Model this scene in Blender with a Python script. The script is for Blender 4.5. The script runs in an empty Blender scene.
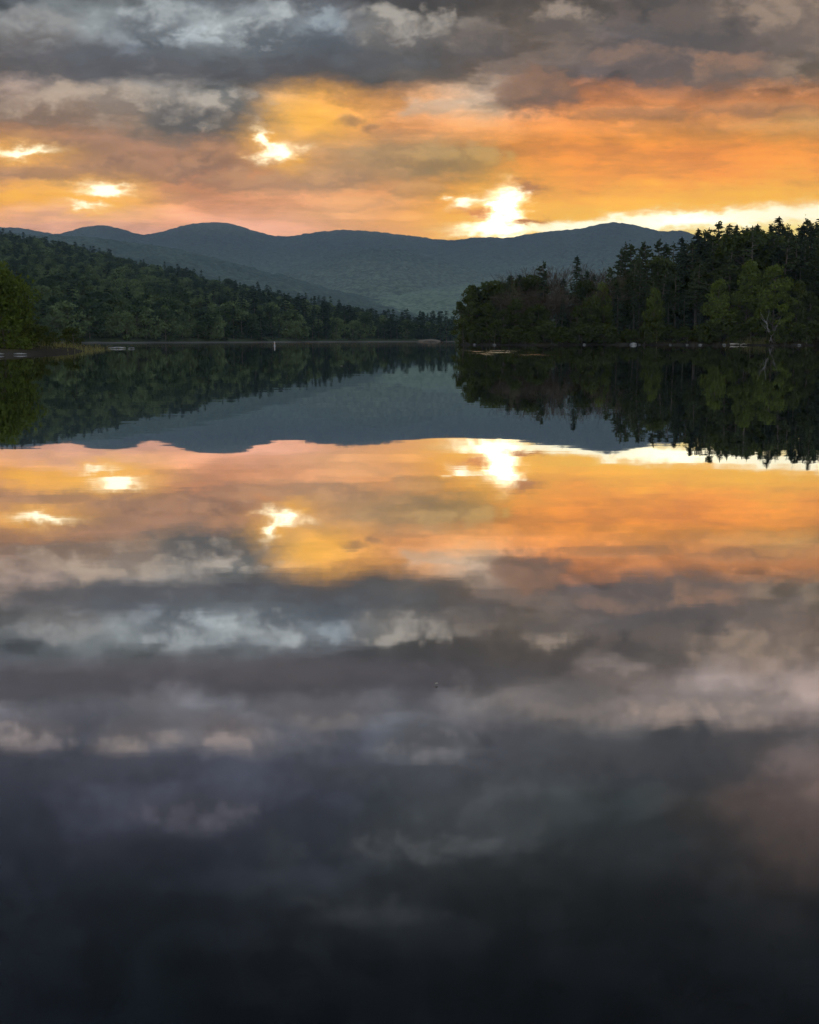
import bpy, math, random
import numpy as np

random.seed(7)
rng = np.random.default_rng(7)
scene = bpy.context.scene
COL = scene.collection

# ------------------------------------------------------------------ camera
W, H = 819, 1024
FPX, CX, CY, HORIZON, CAM_H = 1100.0, 410.0, 512.0, 339.5, 1.2
T = (CY - HORIZON) / FPX                 # tangent of the downward pitch
TH = math.atan(T)
cam_d = bpy.data.cameras.new('camera')
cam_d.sensor_fit = 'VERTICAL'
cam_d.sensor_height = 24.0
cam_d.lens = 24.0 * FPX / H
cam_d.clip_start = 0.1
cam_d.clip_end = 40000
cam = bpy.data.objects.new('camera', cam_d)
cam.location = (0, 0, CAM_H)
cam.rotation_euler = (math.pi / 2 - TH, 0, 0)
COL.objects.link(cam)
scene.camera = cam


def slope(py):                           # rise per metre of forward distance
    v = (CY - py) / FPX
    return (v - T) / (1 + T * v)


def slope_mirror(py):                    # the sky that the calm lake shows there
    return -slope(py)


def side(px, V):                         # sideways metres per metre of forward distance
    return (px - CX) / FPX * (math.cos(TH) - V * math.sin(TH))


COS = math.cos(TH)


def gx(px, d):                           # world x near the waterline
    return (px - CX) / FPX * COS * d


def ztop(py, d):
    return CAM_H + d * slope(py)


# ------------------------------------------------------------------ noise
def _hash(ix, iy, seed):
    n = (ix.astype(np.int64) * 374761393 + iy.astype(np.int64) * 668265263 + seed * 974634781) & 0x7fffffff
    n = ((n ^ (n >> 13)) * 1274126177) & 0x7fffffff
    return ((n ^ (n >> 16)) & 0xffff) / 65535.0


def vnoise(x, y, seed=0):
    x = np.asarray(x, float); y = np.asarray(y, float)
    ix = np.floor(x); iy = np.floor(y)
    fx = x - ix; fy = y - iy
    fx = fx * fx * fx * (fx * (fx * 6 - 15) + 10); fy = fy * fy * fy * (fy * (fy * 6 - 15) + 10)
    a = _hash(ix, iy, seed); b = _hash(ix + 1, iy, seed)
    c = _hash(ix, iy + 1, seed); d = _hash(ix + 1, iy + 1, seed)
    return (a + (b - a) * fx) * (1 - fy) + (c + (d - c) * fx) * fy


def fbm(x, y, octaves=4, seed=0, gain=0.5):
    s = 0; a = 1; t = 0
    for o in range(octaves):
        s = s + a * vnoise(x * 2 ** o + 17.3 * o, y * 2 ** o - 9.1 * o, seed + o)
        t += a; a *= gain
    return s / t                          # 0..1


# ------------------------------------------------------------------ helpers
def mesh_obj(name, verts, faces, mats, parent=None, mat_index=None, smooth=False, link=True):
    me = bpy.data.meshes.new(name)
    me.from_pydata([tuple(v) for v in verts], [], faces)
    for m in (mats if isinstance(mats, (list, tuple)) else [mats]):
        me.materials.append(m)
    if mat_index is not None:
        me.polygons.foreach_set('material_index', np.asarray(mat_index, np.int32))
    if smooth:
        me.polygons.foreach_set('use_smooth', np.ones(len(me.polygons), bool))
    me.update()
    o = bpy.data.objects.new(name, me)
    if link:
        COL.objects.link(o)
    if parent is not None:
        o.parent = parent
    return o


def grid_obj(name, X, Y, Z, mat, smooth=True):
    r, c = X.shape
    me = bpy.data.meshes.new(name)
    co = np.stack([X, Y, Z], -1).reshape(-1, 3)
    i = np.arange(r * c).reshape(r, c)
    q = np.stack([i[:-1, :-1], i[:-1, 1:], i[1:, 1:], i[1:, :-1]], -1).reshape(-1, 4)
    me.vertices.add(len(co)); me.vertices.foreach_set('co', co.ravel())
    me.loops.add(q.size); me.loops.foreach_set('vertex_index', q.ravel().astype(np.int32))
    me.polygons.add(len(q))
    me.polygons.foreach_set('loop_start', (np.arange(len(q)) * 4).astype(np.int32))
    me.polygons.foreach_set('loop_total', np.full(len(q), 4, np.int32))
    me.polygons.foreach_set('use_smooth', np.full(len(q), smooth, bool))
    me.materials.append(mat)
    me.update(calc_edges=True); me.validate()
    o = bpy.data.objects.new(name, me)
    COL.objects.link(o)
    return o


def tag(o, label=None, cat=None, group=None, kind=None):
    if label: o['label'] = label
    if cat: o['category'] = cat
    if group: o['group'] = group
    if kind: o['kind'] = kind
    return o


def s2l(c):
    return tuple(((v / 255) / 12.92 if v / 255 <= 0.04045 else ((v / 255 + 0.055) / 1.055) ** 2.4) for v in c)


class NT:
    """small node-tree writer"""
    def __init__(self, tree):
        self.t = tree
        for n in list(tree.nodes): tree.nodes.remove(n)

    def n(self, kind, **kw):
        nd = self.t.nodes.new(kind)
        for k, v in kw.items(): setattr(nd, k, v)
        return nd

    def put(self, sock, v):
        if isinstance(v, bpy.types.NodeSocket): self.t.links.new(v, sock)
        elif v is not None: sock.default_value = v

    def math(self, op, a, b=None, c=None, clamp=False):
        nd = self.n('ShaderNodeMath', operation=op, use_clamp=clamp)
        self.put(nd.inputs[0], a); self.put(nd.inputs[1], b)
        if c is not None: self.put(nd.inputs[2], c)
        return nd.outputs[0]

    def vmath(self, op, a, b=None):
        nd = self.n('ShaderNodeVectorMath', operation=op)
        self.put(nd.inputs[0], a); self.put(nd.inputs[1], b)
        return nd.outputs['Value'] if op in ('DOT_PRODUCT', 'LENGTH') else nd.outputs[0]

    def after(self, prev, vec):          # vec, but only worked out once prev is known (keeps the shader stack short)
        nd = self.n('ShaderNodeVectorMath', operation='MULTIPLY_ADD')
        self.put(nd.inputs[0], prev); nd.inputs[1].default_value = (1e-9,) * 3; self.put(nd.inputs[2], vec)
        return nd.outputs[0]

    def comb(self, x, y, z=0.0):
        nd = self.n('ShaderNodeCombineXYZ')
        self.put(nd.inputs[0], x); self.put(nd.inputs[1], y); self.put(nd.inputs[2], z)
        return nd.outputs[0]

    def sep(self, v):
        nd = self.n('ShaderNodeSeparateXYZ'); self.put(nd.inputs[0], v)
        return nd.outputs

    def step(self, x, lo, hi, a=0.0, b=1.0, smooth=True):
        nd = self.n('ShaderNodeMapRange', interpolation_type='SMOOTHSTEP' if smooth else 'LINEAR')
        nd.clamp = True
        self.put(nd.inputs[0], x)
        for i, v in zip((1, 2, 3, 4), (lo, hi, a, b)): self.put(nd.inputs[i], v)
        return nd.outputs[0]

    def noise(self, vec, scale=1.0, detail=4.0, rough=0.5, dist=0.0):
        nd = self.n('ShaderNodeTexNoise')
        self.put(nd.inputs['Vector'], vec)
        nd.inputs['Scale'].default_value = scale
        nd.inputs['Detail'].default_value = detail
        nd.inputs['Roughness'].default_value = rough
        nd.inputs['Distortion'].default_value = dist
        return nd.outputs

    def mix(self, f, a, b, blend='MIX'):
        nd = self.n('ShaderNodeMix', data_type='RGBA', blend_type=blend)
        nd.clamp_factor = True
        self.put(nd.inputs[0], f)
        self.put(nd.inputs[6], a if not isinstance(a, tuple) else (*a[:3], 1))
        self.put(nd.inputs[7], b if not isinstance(b, tuple) else (*b[:3], 1))
        return nd.outputs[2]

    def ramp(self, f, stops, interp='LINEAR'):
        nd = self.n('ShaderNodeValToRGB')
        cr = nd.color_ramp; cr.interpolation = interp
        stops = sorted(stops)[:32]
        while len(cr.elements) < len(stops): cr.elements.new(0.5)
        for e, (p, c) in zip(cr.elements, stops):
            e.position = min(1, max(0, p)); e.color = (*c[:3], 1)
        self.put(nd.inputs[0], f)
        return nd.outputs[0]


HAZE_RHO, HAZE_TOP = 6.2e-5, 640.0
# ------------------------------------------------------------------ world: sunset sky
SUN_PX, SUN_PY = 508, 208
sV = slope(SUN_PY); sU = side(SUN_PX, sV)
SUN_AZ = math.atan2(sU, 1); SUN_EL = math.atan2(sV, math.hypot(1, sU))

world = bpy.data.worlds.new('World'); scene.world = world
world.use_nodes = True
w = NT(world.node_tree)
gen = w.n('ShaderNodeTexCoord').outputs['Generated']
dx, dy, dz = w.sep(gen)
ysafe = w.math('MAXIMUM', dy, 0.12)
U0 = w.math('DIVIDE', dx, ysafe)
V0 = w.math('DIVIDE', dz, ysafe)
# cloud-bank warps (drawn-out towards the horizon)
Vl = w.math('LOGARITHM', w.math('ADD', w.math('MAXIMUM', V0, 0.0), 0.10), math.e)
q1 = w.comb(w.math('MULTIPLY', U0, 8.5), w.math('MULTIPLY', Vl, 6.0), 2.7)
n1 = w.noise(q1, 1.0, 5, 0.55)
q2 = w.comb(w.math('MULTIPLY', U0, 36.0), w.math('MULTIPLY', Vl, 24.0), 8.1)
n2 = w.noise(q2, 1.0, 4, 0.6)
n1r, n1g, n1b = w.sep(n1[1]); n2r, n2g, n2b = w.sep(n2[1])


def warp(base, a, amp_a, b, amp_b):
    s = w.math('MULTIPLY_ADD', w.math('SUBTRACT', a, 0.5), amp_a, base)
    return w.math('MULTIPLY_ADD', w.math('SUBTRACT', b, 0.5), amp_b, s)


hi = w.step(V0, 0.19, 0.42, 1.0, 2.0)
U = warp(U0, n1r, w.math('MULTIPLY', hi, 0.10), n2r, 0.045)
V = warp(V0, n1g, w.math('MULTIPLY', hi, 0.030), n2g, 0.022)

XS = [0, 80, 160, 240, 320, 400, 480, 560, 640, 720, 819]
SKY = {
    228: [(226,166,142),(230,170,144),(234,172,148),(236,172,146),(242,176,140),(246,178,120),(252,200,110),(255,225,150),(255,235,190),(255,240,200),(255,240,200)],
    212: [(238,172,120),(244,184,120),(240,172,128),(238,168,130),(246,180,130),(242,172,115),(248,176,70),(255,205,90),(255,215,120),(255,225,150),(255,230,165)],
    200: [(235,160,70),(246,180,70),(232,160,108),(222,152,108),(238,168,118),(234,162,100),(246,170,60),(252,178,45),(254,190,40),(254,196,48),(254,200,80)],
    175: [(190,140,105),(222,160,95),(196,136,98),(212,143,95),(218,155,104),(182,146,108),(212,143,80),(248,162,50),(252,168,26),(252,163,20),(243,160,30)],
    150: [(225,160,90),(176,128,102),(160,118,94),(176,128,92),(206,156,108),(178,144,110),(200,143,90),(238,153,68),(240,153,58),(238,150,50),(214,140,56)],
    125: [(176,128,95),(165,122,92),(118,106,94),(98,92,86),(250,182,86),(238,163,98),(232,162,104),(238,153,82),(224,148,80),(212,146,84),(186,140,88)],
    100: [(165,138,120),(172,150,132),(150,140,130),(146,136,124),(232,165,88),(236,165,100),(196,166,138),(200,130,80),(222,140,78),(216,138,76),(200,128,70)],
    75: [(140,120,108),(85,80,80),(80,77,77),(82,78,78),(86,82,80),(108,96,86),(116,98,85),(95,82,75),(98,84,80),(132,106,90),(124,106,88)],
    50: [(105,98,95),(86,86,89),(92,95,97),(108,112,112),(85,88,92),(110,105,102),(105,95,90),(118,101,88),(95,85,85),(122,103,92),(130,112,96)],
    25: [(122,120,117),(128,130,128),(152,156,155),(162,165,163),(112,117,121),(152,147,140),(122,110,100),(110,98,88),(86,81,81),(96,89,83),(150,126,109)],
    0: [(78,81,84),(90,93,93),(100,103,103),(86,88,90),(76,76,78),(82,78,76),(88,80,74),(96,86,79),(92,84,80),(107,96,89),(150,130,115)],
}
REFL = {
    672: [(72,67,70),(70,65,67),(68,63,66),(70,65,67),(72,67,68),(72,66,68),(76,69,68),(90,80,76),(124,110,102),(126,112,106),(138,120,110)],
    704: [(92,86,88),(80,76,79),(96,90,90),(90,86,88),(98,92,92),(84,80,82),(96,90,88),(100,92,88),(118,106,100),(122,110,104),(134,116,108)],
    735: [(84,80,84),(68,66,72),(90,86,88),(100,94,94),(70,69,74),(82,82,85),(62,61,65),(58,58,60),(56,56,58),(58,57,60),(84,76,74)],
    760: [(50,50,58),(52,52,60),(54,54,62),(54,54,62),(58,58,64),(66,66,70),(56,56,60),(54,56,57),(52,54,55),(56,54,54),(86,74,70)],
    800: [(44,45,53),(48,48,56),(64,63,72),(58,58,66),(52,53,60),(62,64,67),(66,68,70),(50,54,55),(46,50,51),(62,56,54),(92,77,71)],
    850: [(36,38,46),(36,38,46),(38,40,48),(44,46,54),(48,50,56),(56,59,61),(58,61,62),(42,46,48),(38,41,43),(44,42,42),(64,55,52)],
    900: [(25,28,34),(25,28,34),(24,28,33),(32,35,40),(42,45,48),(42,45,47),(32,36,38),(28,31,33),(26,28,30),(26,28,30),(30,30,31)],
    960: [(17,20,25),(16,20,25),(14,18,22),(18,21,25),(20,23,26),(20,23,26),(19,21,24),(17,19,22),(16,18,21),(15,17,20),(16,18,20)],
    1040: [(13,16,21),(12,16,21),(11,15,19),(12,15,19),(13,16,19),(13,16,19),(12,15,18),(11,14,17),(11,13,16),(10,12,15),(10,12,15)],
}


def refl(cosi):                          # the lake's reflectance at this cosine (see the water material)
    return float(np.interp(cosi, [0, .08, .18, .30, .42, .55, .70, 1], [.97, .95, .91, .84, .46, .17, .075, .03]))


rows = []
for py, cols in SKY.items():
    v = slope(py)
    rows.append((v, [(side(px, v), s2l(c)) for px, c in zip(XS, cols)]))
for py, cols in REFL.items():
    v = slope_mirror(py)
    rows.append((v, [(side(px, -v), tuple(min(.6, k / refl(v / math.hypot(1, v)) * float(np.interp(py, [660, 704, 735, 785, 900], [1.12, 1.45, 1.32, 1.12, .78]))) * tint for k, tint in zip(s2l(c), (.97, 1, 1.04) if py > 700 else (.98, 1, 1.03)))) for px, c in zip(XS, cols)]))
rows.sort(key=lambda r: r[0])
UW = 0.50
Un = w.step(U, -UW, UW, 0, 1, smooth=False)
sky = None; prev = None
Un3 = w.comb(Un, Un, Un)
for v, stops in rows:
    r = w.ramp(Un if sky is None else w.after(sky, Un3), [((u + UW) / (2 * UW), c) for u, c in stops], 'CARDINAL' if v < .45 else 'LINEAR')
    sky = r if sky is None else w.mix(w.step(V, prev, v, smooth=False), sky, r)
    prev = v

# cloud texture: light and dark billows, weaker in the clear glow
q3 = w.comb(w.math('MULTIPLY', U0, 17.0), w.math('MULTIPLY', Vl, 11.0), 31.0)
n3 = w.noise(q3, 1.0, 6, 0.62, 0.35)[0]
q4 = w.comb(w.math('MULTIPLY', U0, 11.0), w.math('MULTIPLY', V0, 120.0), 55.0)
n4 = w.noise(q4, 1.0, 4, 0.6, 0.3)[0]
amp = w.math('MULTIPLY', w.step(V0, 0.15, 0.22, 0.7, 1.9), w.step(V0, .30, .40, 1.0, .6))
mod = w.math('MULTIPLY_ADD', w.math('SUBTRACT', n3, 0.5), amp, 1.0)
streak = w.math('MULTIPLY_ADD', w.math('SUBTRACT', n4, 0.5), w.step(V0, 0.16, 0.24, 0.6, 0.0), 1.0)
q6 = w.comb(w.math('MULTIPLY', U0, 9.0), w.math('MULTIPLY', Vl, 8.5), 12.4)
n6 = w.noise(q6, 1.0, 6, 0.55, 0.15)[0]
edge = w.math('ADD', w.step(n6, 0.46, 0.54), w.math('MULTIPLY', w.step(n6, 0.53, 0.70), .8))
edge = w.math('MULTIPLY_ADD', w.math('SUBTRACT', edge, .62), w.math('MULTIPLY', w.step(V0, 0.16, 0.25, .16, .60), w.step(V0, .29, .36, 1.0, .55)), 1.0)
sky = w.vmath('SCALE', sky, None); w.t.links.new(w.math('MULTIPLY', w.math('MULTIPLY', mod, streak), edge), sky.node.inputs['Scale'])


def blob(px, py, rx, ry, rot=0.0, uv=None):
    """soft patch of sky about the direction seen at px, py"""
    v = slope(py); u = side(px, v)
    p = w.vmath('SUBTRACT', w.after(sky, uv), (u, v, 0))
    if rot:
        x, y, _ = w.sep(p)
        c, s = math.cos(rot), math.sin(rot)
        p = w.comb(w.math('MULTIPLY_ADD', x, c, w.math('MULTIPLY', y, s)),
                   w.math('MULTIPLY_ADD', y, c, w.math('MULTIPLY', x, -s)))
    p = w.vmath('MULTIPLY', p, (FPX / rx, FPX / ry, 1))
    d2 = w.vmath('DOT_PRODUCT', p, p)
    return w.math('POWER', math.exp(-1), d2)


# heaped clouds: lumpy outline, lit head, shaded base
q7 = w.comb(w.math('MULTIPLY', U, 31.0), w.math('MULTIPLY', V, 46.0), 3.3)
vor = w.n('ShaderNodeTexVoronoi', feature='SMOOTH_F1'); w.put(vor.inputs['Vector'], q7)
vor.inputs['Scale'].default_value = 1.0; vor.inputs['Smoothness'].default_value = .5; vor.inputs['Detail'].default_value = 1.0
lump = w.math('SUBTRACT', vor.outputs['Distance'], .50)
fine = w.math('SUBTRACT', w.noise(w.comb(w.math('MULTIPLY', U0, 70.0), w.math('MULTIPLY', V0, 95.0), 9.0), 1.0, 4, .62)[0], .5)
rag = w.math('SUBTRACT', w.math('ADD', w.math('MULTIPLY', lump, .7), w.math('MULTIPLY', fine, .75)), .22)
Uc = warp(U0, n1r, 0.03, n2r, 0.03); Vc = warp(V0, n1g, 0.012, n2g, 0.014)


UVc = w.comb(Uc, Vc)


def heap(px, py, rx, ry, light, dark, k=.85, mirror=False, soft=.68):
    global sky
    if mirror:                           # a cloud above the frame, known from its image in the lake
        v = slope_mirror(py); u = side(px, -v); ry = ry * 1.05
        q = float(np.interp(py, [660, 760, 900], [1.15, 1.0, .85])) / refl(v / math.hypot(1, v))
        light, dark = (tuple(min(.7, x * q * tt) for x, tt in zip(s2l(c), (.98, 1, 1.03))) for c in (light, dark))
    else:
        v = slope(py); u = side(px, v); light, dark = s2l(light), s2l(dark)
    p = w.vmath('MULTIPLY', w.vmath('SUBTRACT', w.after(sky, UVc), (u, v, 0)), (FPX / rx, FPX / ry, 1))
    d = w.math('ADD', w.vmath('LENGTH', p), w.math('MULTIPLY', rag, .65) if mirror else rag)
    mask = w.math('MULTIPLY', w.step(d, 1.0, 1.0 - soft), k)
    sh = w.step(w.math('ADD', w.sep(p)[1], w.math('MULTIPLY', w.math('ADD', lump, fine), -1.3)), -.7, .55)
    sky = w.mix(mask, sky, w.mix(sh, dark, light))


for a in [(60, 62, 120, 26, (88,86,88), (80,77,78), .7), (250, 62, 210, 24, (92,95,98), (78,76,79), .7), (690, 40, 150, 40, (112,98,90), (88,81,80), .7),
          (145, 22, 56, 27, (172,174,172), (84,88,92)), (30, 30, 48, 24, (152,148,143), (96,89,86)), (268, 26, 58, 30, (192,194,190), (86,90,94)), (322, 34, 40, 24, (150,157,160), (84,87,92), .8),
          (405, 30, 62, 26, (180,169,155), (98,92,88)), (480, 45, 44, 26, (125,112,102), (92,85,82), .7), (560, 22, 44, 20, (165,148,132), (100,90,84), .8),
          (790, 24, 70, 44, (162,140,121), (112,98,90), .8), (545, 92, 46, 26, (140,105,82), (100,82,72), .85), (650, 62, 66, 24, (142,114,97), (97,86,82), .75), (735, 70, 50, 20, (165,124,96), (104,90,83), .7),
          (60, 106, 78, 26, (190,165,142), (124,100,84)), (190, 113, 74, 30, (182,169,154), (86,82,81), .92), (120, 100, 40, 20, (186,166,146), (132,114,100), .7),
          (455, 166, 66, 24, (196,164,128), (140,118,98), .8), (385, 162, 56, 15, (200,160,118), (160,128,100), .65), (205, 160, 48, 22, (190,140,104), (128,98,82), .8), (112, 158, 52, 19, (186,138,104), (126,96,82), .8),
          (40, 172, 46, 10, (190,142,108), (140,106,86), .7), (300, 186, 80, 12, (236,172,118), (188,140,106), .6), (170, 196, 60, 9, (226,160,112), (176,126,94), .6), (150, 172, 110, 16, (182,136,106), (132,100,86), .75), (330, 176, 80, 15, (206,160,120), (158,124,100), .75), (420, 192, 60, 10, (214,164,118), (170,132,100), .65), (235, 182, 60, 11, (196,146,108), (150,112,90), .65), (60, 145, 70, 12, (170,128,104), (126,98,86), .7), (350, 205, 70, 8, (240,178,126), (205,150,112), .5),
          (351, 119, 15, 9, (180,138,102), (140,106,82), .8, False, .8), (374, 127, 13, 6, (190,142,100), (150,112,84), .7, False, .8), (640, 112, 80, 9, (205,140,86), (150,110,78), .6), (760, 108, 70, 8, (190,132,84), (142,104,76), .7), (430, 106, 40, 13, (212,190,168), (190,165,140), .6)]:
    heap(*a)
sky = w.mix(w.step(V0, .18, .25), sky, w.vmath('MULTIPLY', sky, (.94, .94, .95)))
cool = w.math('MULTIPLY', w.step(V0, .17, .24), w.step(U0, .12, -.06))
sky = w.mix(cool, sky, w.vmath('MULTIPLY', sky, (.97, 1.03, 1.09)))
base_sky = sky                          # everything so far; the sky above the frame continues from here
for a in [(250, 674, 330, 24, (64,60,64), (74,69,71), .85), (60, 690, 120, 16, (58,55,60), (66,62,66), .7),
          (30, 733, 64, 26, (142,130,126), (84,79,81), .95), (132, 737, 60, 26, (142,130,124), (84,79,81), .95), (226, 729, 64, 26, (148,134,128), (88,82,84), .95), (420, 742, 66, 28, (112,110,112), (70,69,73), .9),
          (330, 716, 70, 20, (110,104,103), (80,76,78), .8), (700, 706, 160, 32, (150,132,121), (112,101,96), .9), (560, 698, 80, 24, (118,107,102), (88,82,80), .75),
          (110, 772, 170, 26, (46,47,55), (56,56,64), .8), (340, 775, 90, 24, (50,51,58), (60,60,66), .7), (640, 764, 180, 40, (48,49,53), (58,57,60), .85), (20, 762, 60, 26, (42,43,52), (50,50,58), .7),
          (195, 812, 84, 28, (88,86,96), (56,56,64), .9), (440, 838, 120, 36, (80,82,84), (50,53,56), .85), (285, 850, 30, 44, (60,63,69), (44,47,53), .7), (530, 815, 60, 26, (66,69,71), (50,53,56), .7),
          (800, 832, 84, 64, (92,76,70), (72,62,59), .3), (120, 850, 120, 34, (30,32,40), (38,39,47), .7), (640, 850, 110, 40, (34,37,40), (42,45,47), .7), (370, 905, 100, 30, (58,61,64), (34,38,41), .7)]:
    heap(*a, mirror=True, soft=.8)
# gentler warp for the breaks in the cloud
Uh = w.math('MULTIPLY_ADD', fine, .012, warp(U0, n1r, 0.02, n2r, 0.05))
Vh = w.math('MULTIPLY_ADD', fine, .009, warp(V0, n1g, 0.008, n2g, 0.020))
UVh = w.comb(Uh, Vh)
high_sky = sky
sky = base_sky
low = w.step(V0, .15, .21, 1.0, 0.0)
warm = w.step(U0, -.12, .12)
sky = w.mix(w.math('MULTIPLY', low, warm), w.mix(low, sky, w.vmath('MULTIPLY', sky, (.93, .89, .79))), w.vmath('MULTIPLY', sky, (.95, .84, .36)))
# breaks where the low sun burns through: amber rim, then blinding core
for px, py, rx, ry, rot, k in [(508, 202, 44, 27, 0, .9), (102, 192, 46, 13, 0, .85), (24, 152, 44, 11, 0, .75), (278, 148, 32, 13, -.45, .9),
                               (8, 196, 26, 9, 0, .8), (310, 112, 34, 18, 0, .6), (700, 205, 230, 16, .05, .75), (462, 203, 18, 10, 0, .8), (84, 207, 18, 7, 0, .7),
                               (445, 202, 9, 4, 0, .6)]:
    sky = w.mix(w.math('MULTIPLY', blob(px, py, rx, ry, rot, uv=UVh), k, clamp=True), sky, (1.0, .47, .03))
for px, py, rx, ry, rot, k, g in [(508, 206, 13, 13, .1, 1.0, 3.2), (517, 194, 8, 4, .5, .6, 1.4), (500, 230, 32, 4.5, 0, .85, 1.9), (466, 203, 10, 5, .3, .9, 1.5),
                                  (478, 200, 12, 3.5, .35, .55, 1.3), (506, 224, 13, 9, 0, .95, 3.0), (105, 189, 19, 5, 0, .95, 1.5), (25, 151, 23, 4, .05, .9, 1.4), (266, 142, 11, 4.5, -.7, .85, 1.5),
                                  (282, 152, 15, 5, .15, .9, 1.6), (80, 206, 12, 3, 0, .6, 1.3), (445, 202, 4, 2.5, 0, .5, 1.2),
                                  (640, 222, 90, 4.6, .05, .95, 1.15), (570, 226, 36, 4, .12, .8, 1.15), (730, 217, 80, 6.8, .03, .95, 1.15), (690, 219, 40, 5, .03, .6, 1.8), (830, 212, 70, 8.5, .03, .9, 1.1)]:
    sky = w.mix(w.math('MINIMUM', w.math('MULTIPLY', blob(px, py, rx, ry, rot, uv=UVh), k * 1.5), .99), sky, (g, g * .92, g * .64))
# small dark clouds in front of the burning patch
for px, py, rx, ry, rot, c, k in [(530, 222, 17, 3.4, .14, (186,116,44), .85), (478, 214, 20, 4.0, -.1, (222,140,66), .8), (530, 186, 15, 7, -.1, (186,122,66), .8)]:
    sky = w.mix(w.math('MULTIPLY', blob(px, py, rx, ry, rot, uv=UVh), k * 1.3, clamp=True), sky, s2l(c))

# light lost on the way through the evening haze (see HAZE_RHO, HAZE_TOP)
path = w.math('MINIMUM', w.math('DIVIDE', HAZE_TOP, w.math('MAXIMUM', V0, .02)), 9000.0)
gain = w.math('POWER', math.e, w.math('MULTIPLY', path, HAZE_RHO * .8))
veil = w.vmath('SCALE', (.08, .125, .165), None); w.t.links.new(w.math('SUBTRACT', gain, 1.0), veil.node.inputs['Scale'])


def through_air(c):
    c = w.vmath('SCALE', c, None); w.t.links.new(gain, c.node.inputs['Scale'])
    return w.vmath('MAXIMUM', w.vmath('SUBTRACT', c, veil), (.004, .004, .004))


low_sky, high_sky = through_air(sky), through_air(high_sky)

# the rest of the heavens: grey overcast, cooler behind the viewer, with clear sky showing between
nis = w.n('ShaderNodeTexSky', sky_type='NISHITA')
nis.sun_disc = False
nis.sun_elevation = SUN_EL; nis.sun_rotation = SUN_AZ
nis.altitude = 300; nis.dust_density = 2.0
nis_c = w.vmath('SCALE', nis.outputs[0], None); nis_c.node.inputs['Scale'].default_value = 0.08
q5 = w.vmath('MULTIPLY', gen, (3.0, 3.0, 6.0))
n5 = w.noise(q5, 1.0, 6, 0.55)[0]
over = w.ramp(w.step(dz, -0.05, 1.0, smooth=False), [(0, (.50, .55, .62)), (.15, (.62, .69, .79)), (.45, (.72, .80, .92)), (.8, (.62, .70, .82)), (1, (.55, .62, .74))])
over = w.vmath('SCALE', over, None); w.t.links.new(w.math('MULTIPLY_ADD', n5, 1.4, 0.47), over.node.inputs['Scale'])
over = w.mix(w.step(n5, 0.50, 0.72, 0.0, 0.5), over, nis_c)
front = w.step(dy, 0.25, 0.60)
over = w.mix(w.step(dz, -0.06, -0.01), (.03, .035, .04), over)


def bgnode(c):
    b = w.n('ShaderNodeBackground'); w.put(b.inputs[0], c); b.inputs[1].default_value = 1.0
    return b.outputs[0]


def mixsh(f, a, b):
    x = w.n('ShaderNodeMixShader'); w.put(x.inputs[0], f)
    w.t.links.new(a, x.inputs[1]); w.t.links.new(b, x.inputs[2])
    return x.outputs[0]


wo = w.n('ShaderNodeOutputWorld')
ahead = mixsh(w.step(V0, .276, .304), bgnode(low_sky), bgnode(high_sky))
ahead = mixsh(w.step(dz, -0.06, -0.01), bgnode((.03, .035, .04, 1)), ahead)
w.t.links.new(mixsh(front, bgnode(over), ahead), wo.inputs[0])

# ------------------------------------------------------------------ sun
sd = bpy.data.lights.new('sun', 'SUN')
sd.energy = 2.0; sd.angle = math.radians(0.5); sd.color = (1.0, 0.62, 0.30)
so = bpy.data.objects.new('sun', sd); COL.objects.link(so)
from mathutils import Vector
lV = slope(243)                           # the disc itself has just slipped behind the ridge
so.rotation_euler = Vector((-sU, -1, -lV)).to_track_quat('-Z', 'Y').to_euler()
so.location = (60, 500, 300)


# ------------------------------------------------------------------ materials
def material(name):
    m = bpy.data.materials.new(name); m.use_nodes = True
    return m, NT(m.node_tree)


def out(nt, sh, vol=None):
    o = nt.n('ShaderNodeOutputMaterial')
    if sh is not None: nt.t.links.new(sh, o.inputs[0])
    if vol is not None: nt.t.links.new(vol, o.inputs[1])


def foliage_mat(name, dark, light, transl=0.3, own=.45, patch=0):
    m, t = material(name)
    oi = t.n('ShaderNodeObjectInfo').outputs['Random']
    geo = t.n('ShaderNodeNewGeometry')
    isl = geo.outputs['Random Per Island']
    pos = t.noise(t.n('ShaderNodeTexCoord').outputs['Object'], 0.35, 3, 0.6)[0]
    f = t.math('ADD', t.math('MULTIPLY', isl, 0.45), t.math('ADD', t.math('MULTIPLY_ADD', oi, own, (.45 - own) * .6), t.math('MULTIPLY_ADD', pos, 0.8, -0.4)), clamp=True)
    if patch:                            # each crown of a big wood has its own tint
        v_ = t.noise(t.n('ShaderNodeNewGeometry').outputs['Position'], patch, 1, .5)[0]
        f = t.math('ADD', t.math('MULTIPLY', t.step(v_, .40, .66), .75), t.math('MULTIPLY', isl, .22), clamp=True)
    c = t.mix(f, dark, light)
    d = t.n('ShaderNodeBsdfDiffuse'); t.put(d.inputs[0], c)
    tr = t.n('ShaderNodeBsdfTranslucent'); t.put(tr.inputs[0], c)
    mx = t.n('ShaderNodeMixShader'); mx.inputs[0].default_value = transl
    t.t.links.new(d.outputs[0], mx.inputs[1]); t.t.links.new(tr.outputs[0], mx.inputs[2])
    out(t, mx.outputs[0])
    return m


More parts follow.
